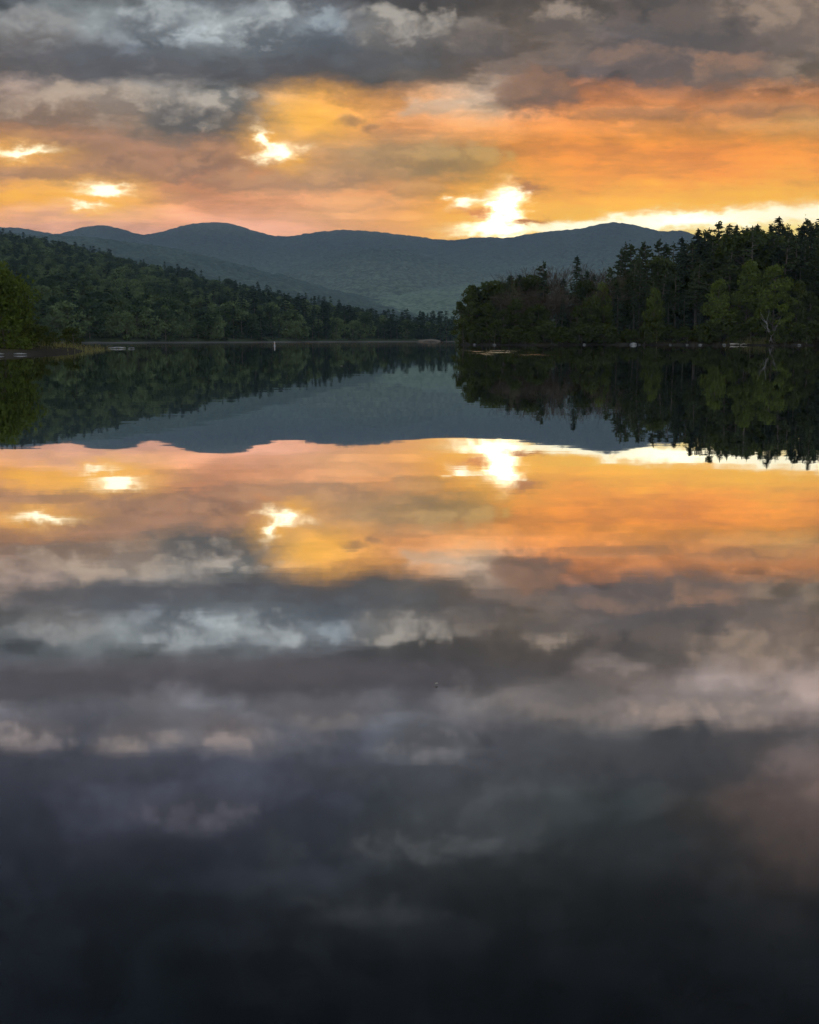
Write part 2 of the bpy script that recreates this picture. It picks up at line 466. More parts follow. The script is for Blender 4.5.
def rough_mat(name, c1, c2, scale=3.0, rough=0.85, bump=0.02, coord='Object', stretch=(1, 1, 1)):
    m, t = material(name)
    co = t.vmath('MULTIPLY', t.n('ShaderNodeTexCoord').outputs[coord], stretch)
    n = t.noise(co, scale, 6, 0.6)[0]
    c = t.mix(t.step(n, 0.3, 0.7), c1, c2)
    b = t.n('ShaderNodeBsdfPrincipled'); t.put(b.inputs['Base Color'], c)
    b.inputs['Roughness'].default_value = rough; b.inputs['Specular IOR Level'].default_value = 0.2
    bm = t.n('ShaderNodeBump'); bm.inputs['Distance'].default_value = bump; t.put(bm.inputs['Height'], n)
    t.t.links.new(bm.outputs[0], b.inputs['Normal'])
    out(t, b.outputs[0])
    return m


M_PINE = foliage_mat('pine_needles', (.030, .040, .016), (.060, .075, .026), .2)
M_SPRUCE = foliage_mat('spruce_needles', (.026, .040, .022), (.050, .070, .032), .15)
M_LEAF = foliage_mat('dark_leaves', (.036, .046, .012), (.075, .088, .024), .35)
M_SPRING = foliage_mat('fresh_spring_leaves', (.068, .088, .018), (.150, .175, .034), .35)
M_BUSHLEAF = foliage_mat('bushy_leaves', (.045, .064, .012), (.105, .13, .026), .35)
M_TWIG = rough_mat('reddish_twigs', (.046, .034, .022), (.080, .057, .036), 2.0)
M_BARK = rough_mat('grey_bark', (.07, .055, .042), (.14, .115, .09), 2.5, stretch=(4, 4, .6))
M_BIRCH = rough_mat('pale_bark', (.09, .082, .07), (.22, .205, .185), 1.5, stretch=(1, 1, 4))
M_HILLLEAF = foliage_mat('hillside_leaves', (.022, .038, .022), (.125, .160, .066), .25, .75, .085)
M_HILLPINE = foliage_mat('hillside_needles', (.018, .030, .022), (.040, .060, .038), .15)
M_ROCK = rough_mat('pale_granite', (.09, .087, .083), (.25, .245, .23), 1.2, bump=.06)
M_WOOD = rough_mat('bleached_driftwood', (.20, .18, .14), (.38, .34, .28), 2.0, stretch=(.5, 4, 4))
M_REED = foliage_mat('yellow_reeds', (.10, .09, .032), (.19, .17, .06), .3)
M_BUOY = rough_mat('white_buoy_paint', (.26, .26, .26), (.36, .36, .35), 5.0, rough=.5, bump=.002)
M_BAND = rough_mat('orange_band_paint', (.55, .16, .04), (.62, .20, .05), 5.0, rough=.5, bump=.002)


def ground_mat(name, soil1, soil2, beach, zline, fuzz):
    m, t = material(name)
    pos = t.n('ShaderNodeNewGeometry').outputs['Position']
    n = t.noise(pos, .08, 8, .65)[0]
    n2_ = t.noise(pos, .6, 6, .6)[0]
    c = t.mix(t.step(t.math('ADD', t.math('MULTIPLY', n, .6), t.math('MULTIPLY', n2_, .4)), .35, .65), soil1, soil2)
    z = t.sep(pos)[2]
    k = t.step(t.math('MULTIPLY_ADD', t.math('SUBTRACT', n, .5), fuzz * 4, z), zline * .6, zline, 1, 0)
    c = t.mix(k, c, beach)
    b = t.n('ShaderNodeBsdfDiffuse'); t.put(b.inputs[0], c)
    bm = t.n('ShaderNodeBump'); bm.inputs['Distance'].default_value = .3; t.put(bm.inputs['Height'], n2_)
    t.t.links.new(bm.outputs[0], b.inputs['Normal'])
    out(t, b.outputs[0])
    return m


M_GROUND = ground_mat('forest_floor', (.022, .020, .012), (.045, .038, .020), (.035, .031, .024), .45, .3)
M_HILL = ground_mat('hill_floor', (.025, .035, .018), (.045, .055, .03), (.09, .087, .083), .5, .15)


def forest_mountain(name, c1, c2, c3, zlo=None, zhi=None, low=None):
    m, t = material(name)
    pos = t.n('ShaderNodeNewGeometry').outputs['Position']
    big = t.noise(pos, .0035, 7, .62)[0]
    fine = t.noise(pos, .030, 5, .7)[0]
    vor = t.n('ShaderNodeTexVoronoi'); vor.inputs['Scale'].default_value = .06; t.put(vor.inputs['Vector'], pos)
    c = t.mix(t.step(big, .40, .60), c1, c2)
    c = t.mix(t.math('MULTIPLY', t.step(fine, .45, .65), .8), c, c3)
    if low:                              # spruce and fir above; below, fresh hardwoods with valley haze painted in
        z = t.math('MULTIPLY_ADD', t.math('SUBTRACT', big, .5), (zhi - zlo) * .8, t.sep(pos)[2])
        lc = t.mix(t.step(fine, .40, .62), tuple(v * .62 for v in low), low)
        c = t.mix(t.step(z, zlo, zhi, 1, 0), c, lc)
    c = t.mix(t.math('MULTIPLY', t.step(vor.outputs[0], .35, .75), .55), c, tuple(v * .35 for v in c1))  # shade between the crowns, painted into the colour
    d = t.n('ShaderNodeBsdfDiffuse'); t.put(d.inputs[0], c)
    bm = t.n('ShaderNodeBump'); bm.inputs['Distance'].default_value = 9
    t.put(bm.inputs['Height'], t.math('SUBTRACT', fine, t.math('MULTIPLY', vor.outputs[0], .8)))
    t.t.links.new(bm.outputs[0], d.inputs['Normal'])
    out(t, d.outputs[0])
    return m


M_MTN = forest_mountain('far_forest', (.020, .027, .025), (.036, .047, .040), (.06, .074, .056), 60, 470, (.145, .185, .125))
M_SLOPE = forest_mountain('slope_forest', (.036, .056, .046), (.060, .086, .066), (.088, .115, .085))
M_FOOT = forest_mountain('foothill_forest', (.085, .12, .09), (.13, .175, .12), (.16, .20, .135))  # fresh woods, with pale valley haze also put into the green

# ------------------------------------------------------------------ water
m, t = material('calm_lake')
pos = t.n('ShaderNodeNewGeometry').outputs['Position']
px_, py_, pz_ = t.sep(pos)
facing = t.n('ShaderNodeLayerWeight'); facing.inputs['Blend'].default_value = 0.5
cosi = t.math('SUBTRACT', 1.0, facing.outputs['Facing'])
cs = [0, .08, .18, .30, .42, .55, .70, 1]
fr = t.ramp(cosi, [(c, (refl(c),) * 3) for c in cs], 'LINEAR')
# breeze-ruffled band in front of the far shore
edge = t.noise(t.vmath('MULTIPLY', pos, (.004, .012, 0)), 1.0, 4, .55)[0]
yy = t.math('MULTIPLY_ADD', t.math('SUBTRACT', edge, .5), 150.0, py_)
band = t.math('MULTIPLY', t.step(yy, 150, 190), t.step(px_, 30, 10))
thin = t.noise(t.vmath('MULTIPLY', pos, (.02, .15, 0)), 1.0, 3, .5)[0]
band2 = t.math('MULTIPLY', t.math('MULTIPLY', t.step(py_, 120, 140), t.step(py_, 215, 185)), t.step(thin, .5, .62))
ruf = t.math('MAXIMUM', t.math('MULTIPLY', band, t.step(thin, .25, .6, .5, 1.0)), t.math('MULTIPLY', band2, .5))
cat = t.noise(t.vmath('MULTIPLY', pos, (.35, .09, 0)), 1.0, 3, .5)[0]      # cat's paws
paw = t.math('MULTIPLY', t.math('MULTIPLY', t.step(py_, 78, 92), t.step(py_, 140, 118)), t.math('MULTIPLY', t.step(px_, 4, 7), t.step(px_, 13, 10)))
ruf = t.math('MAXIMUM', ruf, t.math('MULTIPLY', t.math('MULTIPLY', paw, t.step(cat, .47, .6)), 3.4))
near = t.step(py_, 8, 3.0, .012, .030)       # finer ripples resolved only close by
rough = t.math('MULTIPLY_ADD', ruf, .042, near)
gl = t.n('ShaderNodeBsdfAnisotropic')
gl.inputs['Color'].default_value = (1, 1, 1, 1)
t.put(gl.inputs['Roughness'], rough)
# slow swell and faint ripples
b1 = t.noise(t.vmath('MULTIPLY', pos, (.35, .8, 0)), 1.0, 2, .5)[0]
b2 = t.noise(t.vmath('MULTIPLY', pos, (2.2, 5.0, 0)), 1.0, 3, .5)[0]
hgt = t.math('MULTIPLY_ADD', b2, .10, b1)
bm = t.n('ShaderNodeBump'); bm.inputs['Strength'].default_value = 1.0; bm.inputs['Distance'].default_value = .0014
t.put(bm.inputs['Height'], hgt)
t.t.links.new(bm.outputs[0], gl.inputs['Normal'])
deep = t.n('ShaderNodeBsdfDiffuse'); deep.inputs[0].default_value = (.001, .0016, .0022, 1)
mx = t.n('ShaderNodeMixShader'); t.put(mx.inputs[0], fr)
t.t.links.new(deep.outputs[0], mx.inputs[1]); t.t.links.new(gl.outputs[0], mx.inputs[2])
out(t, mx.outputs[0])
M_WATER = m
lake = mesh_obj('lake_water', [(-3000, -300, 0), (3000, -300, 0), (3000, 2200, 0), (-3000, 2200, 0)], [(0, 1, 2, 3)], M_WATER)
tag(lake, kind='structure')

# ------------------------------------------------------------------ terrain
def interp(tab, x):
    xs, ys = zip(*tab)
    return np.interp(x, xs, ys)


def smooth_tab(tab, x, w_=14):
    a = 0
    for k in (-1, -.5, 0, .5, 1):
        a = a + interp(tab, x + k * w_)
    return a / 5


def sl(py):
    v = (CY - np.asarray(py, float)) / FPX
    return (v - T) / (1 + T * v)


def polar(px0, px1, npx, d):
    px = np.linspace(px0, px1, npx)
    PX, D = np.meshgrid(px, d)
    return PX, D, (PX - CX) / FPX * COS * D


# far mountains
CREST_FAR = [(-700, 262), (-400, 240), (-200, 238), (-60, 230), (0, 226), (28, 227), (48, 231), (66, 234), (80, 228), (104, 223.5), (124, 227), (147, 235), (165, 231),
             (190, 224), (215, 220.5), (235, 222.5), (260, 231), (280, 236), (300, 234), (325, 230.5), (345, 228.5), (375, 230.5), (405, 234), (440, 239), (455, 239.5),
             (475, 236), (508, 237), (520, 234.5), (548, 230), (575, 228), (597, 223.5), (606, 220.5), (622, 222.5), (642, 226), (655, 230), (664, 231.5), (676, 228),
             (688, 232.5), (705, 241), (740, 252), (819, 265), (950, 250), (1150, 240), (1500, 262)]
d = np.concatenate([np.linspace(1500, 5200, 230), np.linspace(5210, 5800, 70), np.linspace(5820, 8500, 24)])
PX, D, X = polar(-700, 1500, 1100, d)
DC = 5500 + 300 * np.sin(PX / 170.0)
crest_py = smooth_tab(CREST_FAR, PX, 8)
HC = CAM_H + DC * sl(crest_py)
s = np.clip((D - 1700) / (DC - 1700), 0, 1)
spur = fbm(X / 900, D / 1500, 5, 3)
gully = np.abs(fbm(X / 420 + D / 2600, D / 1400, 4, 21) - .5) * 2
prof = s ** 2.15
Zf = HC * (prof + .50 * (spur - .5) * s * (1 - s) * 2 + .36 * (gully - .25) * s * (1 - s) * 1.6)
back = np.clip((D - DC) / 2600, 0, 1)
Zf = np.where(D > DC, HC * (1 - back * 1.1), np.minimum(Zf, (CAM_H + D * sl(crest_py)) + 5))
Zf += (fbm(X / 16, D / 16, 2, 40) - .5) * 9 * np.clip(s * 3, 0, 1)
Zf -= 4
o = grid_obj('mountains', X, D, Zf, M_MTN); tag(o, kind='structure')

# hump and lower ridges in front of them
def ridge(name, crest, dc, d0, px0, px1, mat, p=1.3, seed=0, fuzz=11, npx=500, back_len=900):
    d = np.concatenate([np.linspace(d0, dc, 90), np.linspace(dc + 10, dc + back_len, 20)])
    PX, D, X = polar(px0, px1, npx, d)
    cp = smooth_tab(crest, PX, 10) - 3.5 * (fbm(PX / 22, PX * 0, 4, seed + 9) - .5)
    HC = CAM_H + dc * sl(cp)
    s = np.clip((D - d0) / (dc - d0), 0, 1)
    n = fbm(X / 350, D / 500, 4, seed)
    Z = HC * (s ** p + .55 * (n - .5) * s * (1 - s) * 2)
    Z = np.where(D > dc, HC * (1 - ((D - dc) / back_len) * 1.3), np.minimum(Z, CAM_H + D * sl(cp) + 4))
    Z += (fbm(X / 13, D / 13, 2, seed + 5) - .5) * fuzz * np.clip(s * 4, 0, 1) - 3
    return tag(grid_obj(name, X, D, Z, mat), kind='structure')


ridge('hills', [(230, 300), (270, 280), (305, 262), (340, 255), (368, 247.5), (392, 247), (420, 254), (450, 263), (490, 274), (540, 285), (640, 300)], 4500, 2700, 200, 700, M_MTN, 1.3, 60)
ridge('foothills', [(-700, 262), (-300, 240), (-80, 232), (0, 231), (62, 234.5), (100, 237), (150, 243), (200, 252.5), (245, 264), (300, 279), (350, 292), (400, 303), (450, 313), (520, 325), (640, 334)],
      3300, 1500, -700, 660, M_SLOPE, 1.15, 70)
ridge('valley_hills', [(150, 322), (250, 308), (310, 297), (350, 292), (400, 289), (440, 286), (480, 283), (540, 281), (600, 283), (680, 290), (900, 300), (1400, 300)], 3900, 2000, 140, 1400, M_FOOT, .9, 80)

# wooded hillside across the lake
SHORE_L = [(-500, 300), (-100, 330), (40, 355), (140, 385), (275, 470), (400, 590), (440, 640), (520, 700), (700, 800)]
CREST_L = [(-500, 236), (-150, 228), (-40, 231), (0, 233), (40, 237), (62, 242), (100, 251), (150, 264), (200, 275), (260, 290), (320, 303), (370, 313), (410, 322), (440, 329), (480, 334), (700, 336)]


def shore_l(px): return interp(SHORE_L, px) + 10 * (fbm(np.asarray(px, float) / 35, 0 * np.asarray(px, float), 3, 9) - .5)


def crestd_l(px): return interp(SHORE_L, px) + np.interp(px, [-500, 60, 250, 400, 440, 700], [800, 760, 470, 190, 120, 120])


TREE_H = 15.0


def hill_z(px, d):
    ds, dc = shore_l(px), crestd_l(px)
    hc = np.maximum(CAM_H + dc * sl(smooth_tab(CREST_L, px, 10)) - TREE_H * .85, 3)
    s = (d - ds) / (dc - ds)
    sp = np.clip(s, 0, 1)
    x = (px - CX) / FPX * COS * d
    up = hc * (sp ** 1.12) + (fbm(x / 90, d / 90, 3, 15) - .5) * 14 * sp * (1 - sp) + 1.5 * np.clip((d - ds) / 8, 0, 1)
    down = np.clip((d - ds) * .12, -4, 0)
    z = np.where(s < 0, down, up)
    return np.where(s > 1, z - (d - dc) * .25, z)


u = np.linspace(0, 1, 150)
px = np.linspace(-500, 700, 420)
PX = np.tile(px, (150, 1))
ds, dc = shore_l(PX), crestd_l(PX)
U_ = np.tile(u[:, None], (1, 420))
D = ds - 25 + (dc + 160 - ds + 25) * U_ ** 1.6
o = grid_obj('hillside_terrain', (PX - CX) / FPX * COS * D, D, hill_z(PX, D), M_HILL); tag(o, kind='structure')

# wooded point on the right
SHORE_R = [(440, 262), (452, 258), (459, 250), (480, 244), (520, 240), (560, 246), (600, 250), (660, 247), (720, 238), (770, 234), (819, 236), (900, 225), (1100, 180), (1400, 160)]


def shore_r(px):
    px = np.asarray(px, float)
    return interp(SHORE_R, px) + 4 * (fbm(px / 12, px * 0, 3, 33) - .5)


def point_z(px, d):
    px = np.asarray(px, float)
    s = d - shore_r(px)
    rise = np.interp(px, [450, 470, 600, 640, 700, 819, 1400], [1.2, 2, 3.5, 6, 9, 10, 12])
    x = (px - CX) / FPX * COS * d
    up = rise * np.clip(s / 70, 0, 1) ** .8 + .55 * np.clip(s / 3, 0, 1) + (fbm(x / 14, d / 14, 3, 12) - .5) * 1.2 * np.clip(s / 12, 0, 1)
    tip = np.clip((px - 454) / 9, 0, 1)
    return np.where(s < 0, np.clip(s * .15, -4, 0), up) * tip - 3.0 * (1 - tip)


px = np.concatenate([np.linspace(440, 470, 40), np.linspace(471, 840, 260), np.linspace(845, 1400, 60)])
dd = np.concatenate([np.linspace(-25, 0, 20), np.linspace(.5, 30, 40), np.linspace(32, 160, 40)])
PX = np.tile(px, (len(dd), 1)); D = shore_r(PX) + dd[:, None]
Z = point_z(PX, D); Z[-1] -= 15
o = grid_obj('point_terrain', (PX - CX) / FPX * COS * D, D, Z, M_GROUND); tag(o, kind='structure')

# grassy spit on the near left
def spit_z(x, y):
    line = np.interp(y, [60, 84, 88, 95, 110, 130, 150, 168, 200, 260], [-60, -47, -30.3, -30.7, -32.3, -38.5, -41, -49, -67, -95])
    s = line + 1.2 * (fbm(x / 5, y / 5, 3, 71) - .5) - x
    return np.where(s < 0, np.clip(s * .15, -4, 0), .35 * np.clip(s / 1.2, 0, 1) + 1.6 * np.clip((s - 2) / 30, 0, 1) + .4 * (fbm(x / 6, y / 6, 3, 72) - .5) * np.clip(s / 4, 0, 1))


X, Y = np.meshgrid(np.linspace(-150, -22, 170), np.linspace(60, 260, 150))
Z = spit_z(X, Y)
o = grid_obj('spit_terrain', X, Y, Z, M_GROUND); tag(o, kind='structure')

# lake bed: one sheet below everything
o = mesh_obj('ground', [(-9000, -320, -4.6), (9000, -320, -4.6), (9000, 9000, -4.6), (-9000, 9000, -4.6)], [(0, 1, 2, 3)], M_GROUND)
tag(o, kind='structure')


# ------------------------------------------------------------------ tree makers
class Geo:
    def __init__(self): self.v = []; self.f = []; self.mi = []

    def quad(self, c, a, b, mi=0):
        i = len(self.v)
        self.v += [c - a, c - b * .8, c + a, c + b * .8]
        self.f.append((i, i + 1, i + 2, i + 3)); self.mi.append(mi)

    def tube(self, pts, rad, n=5, mi=0):
        base = len(self.v)
        pts = [np.asarray(p, float) for p in pts]
        for k, p in enumerate(pts):
            tdir = pts[min(k + 1, len(pts) - 1)] - pts[max(k - 1, 0)]
            tdir = tdir / (np.linalg.norm(tdir) + 1e-9)
            a = np.cross(tdir, (0.31, 0.9, 0.2)); a /= np.linalg.norm(a) + 1e-9
            b = np.cross(tdir, a)
            for j in range(n):
                an = 2 * math.pi * j / n
                self.v.append(p + rad[k] * (a * math.cos(an) + b * math.sin(an)))
        for k in range(len(pts) - 1):
            for j in range(n):
                j2 = (j + 1) % n
                self.f.append((base + k * n + j, base + k * n + j2, base + (k + 1) * n + j2, base + (k + 1) * n + j)); self.mi.append(mi)

    def mesh(self, name, mats):
        return mesh_obj(name, self.v, self.f, mats, mat_index=self.mi, link=False).data


def unit(r):
    v = r.normal(size=3); return v / np.linalg.norm(v)


def leaf(g, r, c, size, flat=.35, mi=0):
    n = unit(r); n[2] *= .7
    a = np.cross(n, unit(r)); a /= np.linalg.norm(a) + 1e-9
    b = np.cross(n, a); b /= np.linalg.norm(b) + 1e-9
    s = size * r.uniform(.6, 1.35)
    g.quad(c, a * s, b * s * r.uniform(.45, .8), mi)


def trunk_line(r, h, lean=.02, n=7):
    p = [np.zeros(3)]; dr = np.array([r.normal() * lean, r.normal() * lean, 1.0])
    for k in range(n - 1):
        dr = dr + np.array([r.normal(), r.normal(), 0]) * lean
        p.append(p[-1] + dr / dr[2] * h / (n - 1))
    return p


def at(line, s):
    k = min(int(s * (len(line) - 1)), len(line) - 2)
    f = s * (len(line) - 1) - k
    return line[k] * (1 - f) + line[k + 1] * f


def make_broadleaf(seed, h=18.0, w=5.0, low=.22, n_clump=34, per=95, size=.38, bark=0):
    r = np.random.default_rng(seed); tr = Geo(); cr = Geo()
    line = trunk_line(r, h * .86, .02)
    tr.tube(line, np.linspace(h * .014, h * .003, len(line)), 7)
    cl = []
    for k in range(n_clump):
        s = r.uniform(0, 1) ** .8
        zc = h * (low + (.93 - low) * s)
        env = w * (math.sin(math.pi * min(1, (.12 + .88 * s) ** .75)) ** .6 * .95 + .12)
        an = r.uniform(0, 2 * math.pi); rad = env * math.sqrt(r.uniform(.08, 1)) * .8
        c = at(line, min(.98, zc / (h * .9))) * np.array([1, 1, 0]) + np.array([math.cos(an) * rad, math.sin(an) * rad, zc])
        cl.append((c, w * r.uniform(.20, .40)))
        st = at(line, max(.15, min(.95, (zc - rad * .8) / (h * .86))))
        mid = (st + c) / 2 + np.array([0, 0, -.06 * h * r.uniform(0, 1) * rad / w])
        tr.tube([st, mid, c], [h * .0045, h * .003, h * .001], 4)
    for c, rr in cl:
        for k in range(per):
            dv = unit(r) * rr * (r.uniform(.35, 1) ** .5) * np.array([1.15, 1.15, .75])
            leaf(cr, r, c + dv, size)
    return tr, cr


def make_spruce(seed, h=22.0, w=3.6, low=.08, size=.42, step=.62, dense=1.0):
    r = np.random.default_rng(seed); tr = Geo(); cr = Geo()
    line = trunk_line(r, h, .008)
    tr.tube(line, np.linspace(h * .013, h * .0012, len(line)), 6)
    z = h * low
    while z < h * .985:
        s = (z / h - low) / (1 - low)
        L0 = w * (1 - s) ** .85 * (0.6 + .4 * min(1, s * 7 + .5)) + .18
        nb = max(4, int(r.integers(5, 8) * dense))
        for k in range(nb):
            an = r.uniform(0, 2 * math.pi); L = L0 * r.uniform(.55, 1.15)
            dirv = np.array([math.cos(an), math.sin(an), 0]); st = at(line, z / h)
            droop = r.uniform(.15, .42)
            m_ = max(2, int(L / .42))
            for j in range(m_):
                f = (j + .8) / m_
                c = st + dirv * L * f + np.array([0, 0, -L * droop * f * f + L * .10 * f])
                for _ in range(2 if f > .3 else 1):
                    side_ = np.array([-dirv[1], dirv[0], 0]) * r.normal() * .28 * L * (.3 + .4 * f)
                    a = dirv * size * r.uniform(.7, 1.2) + np.array([0, 0, -.25 * size]) + r.normal(size=3) * .08
                    b = np.array([-dirv[1], dirv[0], r.normal() * .5]) * size * r.uniform(.35, .65)
                    cr.quad(c + side_ + r.normal(size=3) * .07, a, b)
        z += step * r.uniform(.7, 1.25) * (1.15 - .5 * s)
    for k in range(5):
        c = line[-1] + np.array([0, 0, -.12 * k])
        cr.quad(c, np.array([.05, .05, .28]), unit(r) * .16)
    return tr, cr


def make_pine(seed, h=30.0, w=5.0, low=.32, size=.40, nb=46, per=34):
    """old white pine: flat plates of needles on long uneven limbs"""
    r = np.random.default_rng(seed); tr = Geo(); cr = Geo()
    line = trunk_line(r, h * .985, .010)
    tr.tube(line, np.linspace(h * .013, h * .002, len(line)), 7)
    lop = r.uniform(0, 2 * math.pi)
    for k in range(nb):
        s = (k + r.uniform(0, 1)) / nb
        z = h * (low + (.97 - low) * s)
        an = k * 2.4 + r.normal() * .5
        L = w * (1 - s * .86) ** .8 * r.uniform(.4, 1.1) * (1 + .3 * math.cos(an - lop))
        if r.uniform() < .10: continue
        dirv = np.array([math.cos(an), math.sin(an), 0]); st = at(line, z / h)
        rise = r.uniform(-.05, .30)
        tip = st + dirv * L + np.array([0, 0, L * rise])
        mid = (st + tip) / 2 + np.array([0, 0, -.05 * L])
        tr.tube([st, mid, tip], [h * .0042, h * .003, h * .0012], 4)
        n = int(per * (.5 + L / w))
        for j in range(n):
            f = r.uniform(.25, 1.08)
            c = st + (tip - st) * f + np.array([-dirv[1], dirv[0], 0]) * r.normal() * .24 * L + np.array([0, 0, r.normal() * .16 + .12])
            leaf(cr, r, c, size)
    for k in range(22):
        leaf(cr, r, line[-1] + r.normal(size=3) * np.array([.25, .25, .6]) - np.array([0, 0, .5]), size * .8)
    return tr, cr


def make_bare(seed, h=22.0, spread=.42, mi=0):
    """leafless hardwood with fine upswept twigs"""
    r = np.random.default_rng(seed); tr = Geo(); cr = Geo()

    def grow(p, dr, L, rad, lvl):
        n = 4; pts = [p]; dcur = dr.copy()
        for k in range(n):
            dcur = dcur + r.normal(size=3) * .09 + np.array([0, 0, .05])
            dcur /= np.linalg.norm(dcur)
            pts.append(pts[-1] + dcur * L / n)
        rr = np.linspace(rad, rad * .5, n + 1)
        (tr if lvl < 2 else cr).tube(pts, rr, 5 if lvl < 2 else 3)
        if lvl >= 4: return
        kids = [6, 5, 5, 4][lvl]
        for k in range(kids):
            f = r.uniform(.35, 1.0)
            b = pts[min(n, int(f * n) + (1 if r.uniform() < .5 else 0))]
            dv = dcur + unit(r) * np.array([1, 1, .4]) * spread * 1.6
            dv /= np.linalg.norm(dv)
            grow(b, dv, L * r.uniform(.42, .66), max(.028, rr[-1] * .62), lvl + 1)

    line = trunk_line(r, h * .5, .02)
    tr.tube(line, np.linspace(h * .010, h * .006, len(line)), 6)
    for k in range(9):
        s = r.uniform(.45, 1.0)
        an = r.uniform(0, 2 * math.pi)
        grow(at(line, s), np.array([math.cos(an) * spread, math.sin(an) * spread, 1.0]) / 1.1, h * r.uniform(.2, .34), h * .0042, 1)
    return tr, cr


def pair(kind, tr, cr, bark, leafm, h):
    return dict(kind=kind, trunk=tr.mesh('trunk', bark), crown=cr.mesh('crown', leafm), h=h)


def joined(kind, tr, cr, bark, leafm, h):
    g = Geo()
    off = len(tr.v)
    g.v = tr.v + cr.v
    g.f = tr.f + [tuple(i + off for i in q) for q in cr.f]
    g.mi = [0] * len(tr.f) + [1] * len(cr.f)
    return dict(kind=kind, mesh=g.mesh(kind, [bark, leafm]), h=h)


PINES = [pair('pine_tree', *make_pine(100 + k, 30, [5.2, 4.4, 5.8, 4.8, 5.0][k], [.25, .35, .3, .2, .4][k]), M_BARK, M_PINE, 30) for k in range(5)]
SPRUCES = [pair('spruce_tree', *make_spruce(200 + k, 22, [3.6, 3.0, 4.2, 3.3][k]), M_BARK, M_SPRUCE, 22) for k in range(4)]
BROADS = [pair('broadleaf_tree', *make_broadleaf(300 + k, 18, [5.0, 4.2, 5.6, 4.6][k], [.18, .1, .22, .12][k]), M_BARK, M_LEAF, 18) for k in range(4)]
SPRINGS = [pair('broadleaf_tree', *make_broadleaf(400 + k, 18, [4.8, 4.4, 5.4][k], [.06, .04, .10][k], 52, 110, .34), M_BARK, M_SPRING, 18) for k in range(3)]
BARES = [pair('bare_tree', *make_bare(500 + k, 22, [.40, .5, .34, .45][k]), M_BARK, M_TWIG, 22) for k in range(4)]
SHRUBS = [pair('shrub', *make_broadleaf(600 + k, 5, 2.6, .04, 16, 70, .24), M_BARK, M_LEAF, 5) for k in range(4)]


BUSHY = [pair('broadleaf_tree', *make_broadleaf(650 + k, 8, 4.4, .03, 64, 120, .20), M_BARK, M_BUSHLEAF, 8) for k in range(2)]


def plant(proto, x, y, z, h, label, cat, group, wide=1.0, name=None):
    root = bpy.data.objects.new(name or proto['kind'], None)
    COL.objects.link(root)
    root.empty_display_size = .5
    root.location = (x, y, z)
    k = h / proto['h']
    root.scale = (k * wide, k * wide, k)
    root.rotation_euler = (random.gauss(0, .025), random.gauss(0, .025), random.uniform(0, 6.283))
    tag(root, label, cat, group)
    for nm in ('trunk', 'crown'):
        c = bpy.data.objects.new(nm, proto[nm]); COL.objects.link(c); c.parent = root
    return root


ORD = ('first second third fourth fifth sixth seventh eighth ninth tenth eleventh twelfth thirteenth fourteenth fifteenth sixteenth seventeenth eighteenth '
       'nineteenth twentieth').split()
TENS = {20: 'twenty', 30: 'thirty', 40: 'forty', 50: 'fifty', 60: 'sixty', 70: 'seventy', 80: 'eighty'}


def ordinal(n):
    if n <= 20: return ORD[n - 1]
    t_, u_ = n // 10 * 10, n % 10
    return (TENS[t_][:-1] + 'ieth') if u_ == 0 else TENS[t_] + '-' + ORD[u_ - 1]


# ---- the wooded point: skyline row, from its tip outwards
SKYLINE = [  # px, top py, protos, metres behind the shore
    (463, 300, 'B', 8), (469, 287, 'B', 12), (478, 283, 'B', 16), (487, 279, 'R', 22), (494, 276, 'R', 26), (502, 272, 'R', 28), (509, 268, 'R', 24), (516, 266, 'R', 30),
    (514, 275, 'S', 34), (524, 264, 'R', 30), (531, 262, 'R', 34), (537, 263, 'R', 28), (543, 261, 'P', 30), (551, 263, 'R', 34), (558, 261, 'R', 28), (566, 262, 'R', 36),
    (577, 256, 'S', 30), (584, 259, 'R', 36), (592, 260, 'R', 34), (599, 262, 'R', 38), (606, 262, 'R', 40), (616, 247, 'P', 34), (624, 243, 'P', 40), (631, 243, 'P', 36), (640, 243, 'P', 42),
    (648, 241, 'P', 38), (656, 238, 'P', 40), (664, 243, 'S', 46), (671, 242, 'P', 42), (678, 237, 'S', 44), (687, 240, 'P', 50), (697, 224, 'S', 46), (711, 216, 'P', 50), (717, 232, 'P', 56),
    (724, 220, 'S', 52), (732, 231, 'P', 46), (741, 221, 'P', 50), (750, 220, 'S', 54), (757, 232, 'P', 60), (763, 220, 'S', 52), (772, 213, 'S', 56), (779, 228, 'P', 60),
    (786, 229, 'P', 54), (791, 222, 'P', 52), (797, 226, 'S', 60), (803, 213, 'P', 56), (809, 218, 'P', 62), (815, 210, 'S', 56), (823, 216, 'P', 54), (833, 208, 'S', 60), (846, 214, 'P', 58),
    (862, 206, 'P', 55), (880, 212, 'S', 55), (905, 205, 'P', 50)]
PROT = {'P': PINES, 'S': SPRUCES, 'B': BROADS, 'R': BARES, 'G': SPRINGS}
CATS = {'P': 'pine tree', 'S': 'spruce tree', 'B': 'tree', 'R': 'bare tree', 'G': 'tree'}
DESC = {'P': 'dark ragged pine', 'S': 'dark pointed spruce', 'B': 'dark rounded leafy tree', 'R': 'leafless reddish tree', 'G': 'fresh green leafy tree'}


def set_on_point(px, top, kd, back, label, group, wide=1.0):
    d = float(shore_r(px)) + back
    z = float(point_z(px, d)) - .15
    return plant(random.choice(PROT[kd]), gx(px, d), d, z, ztop(top, d) - z, label, CATS[kd], group, wide)


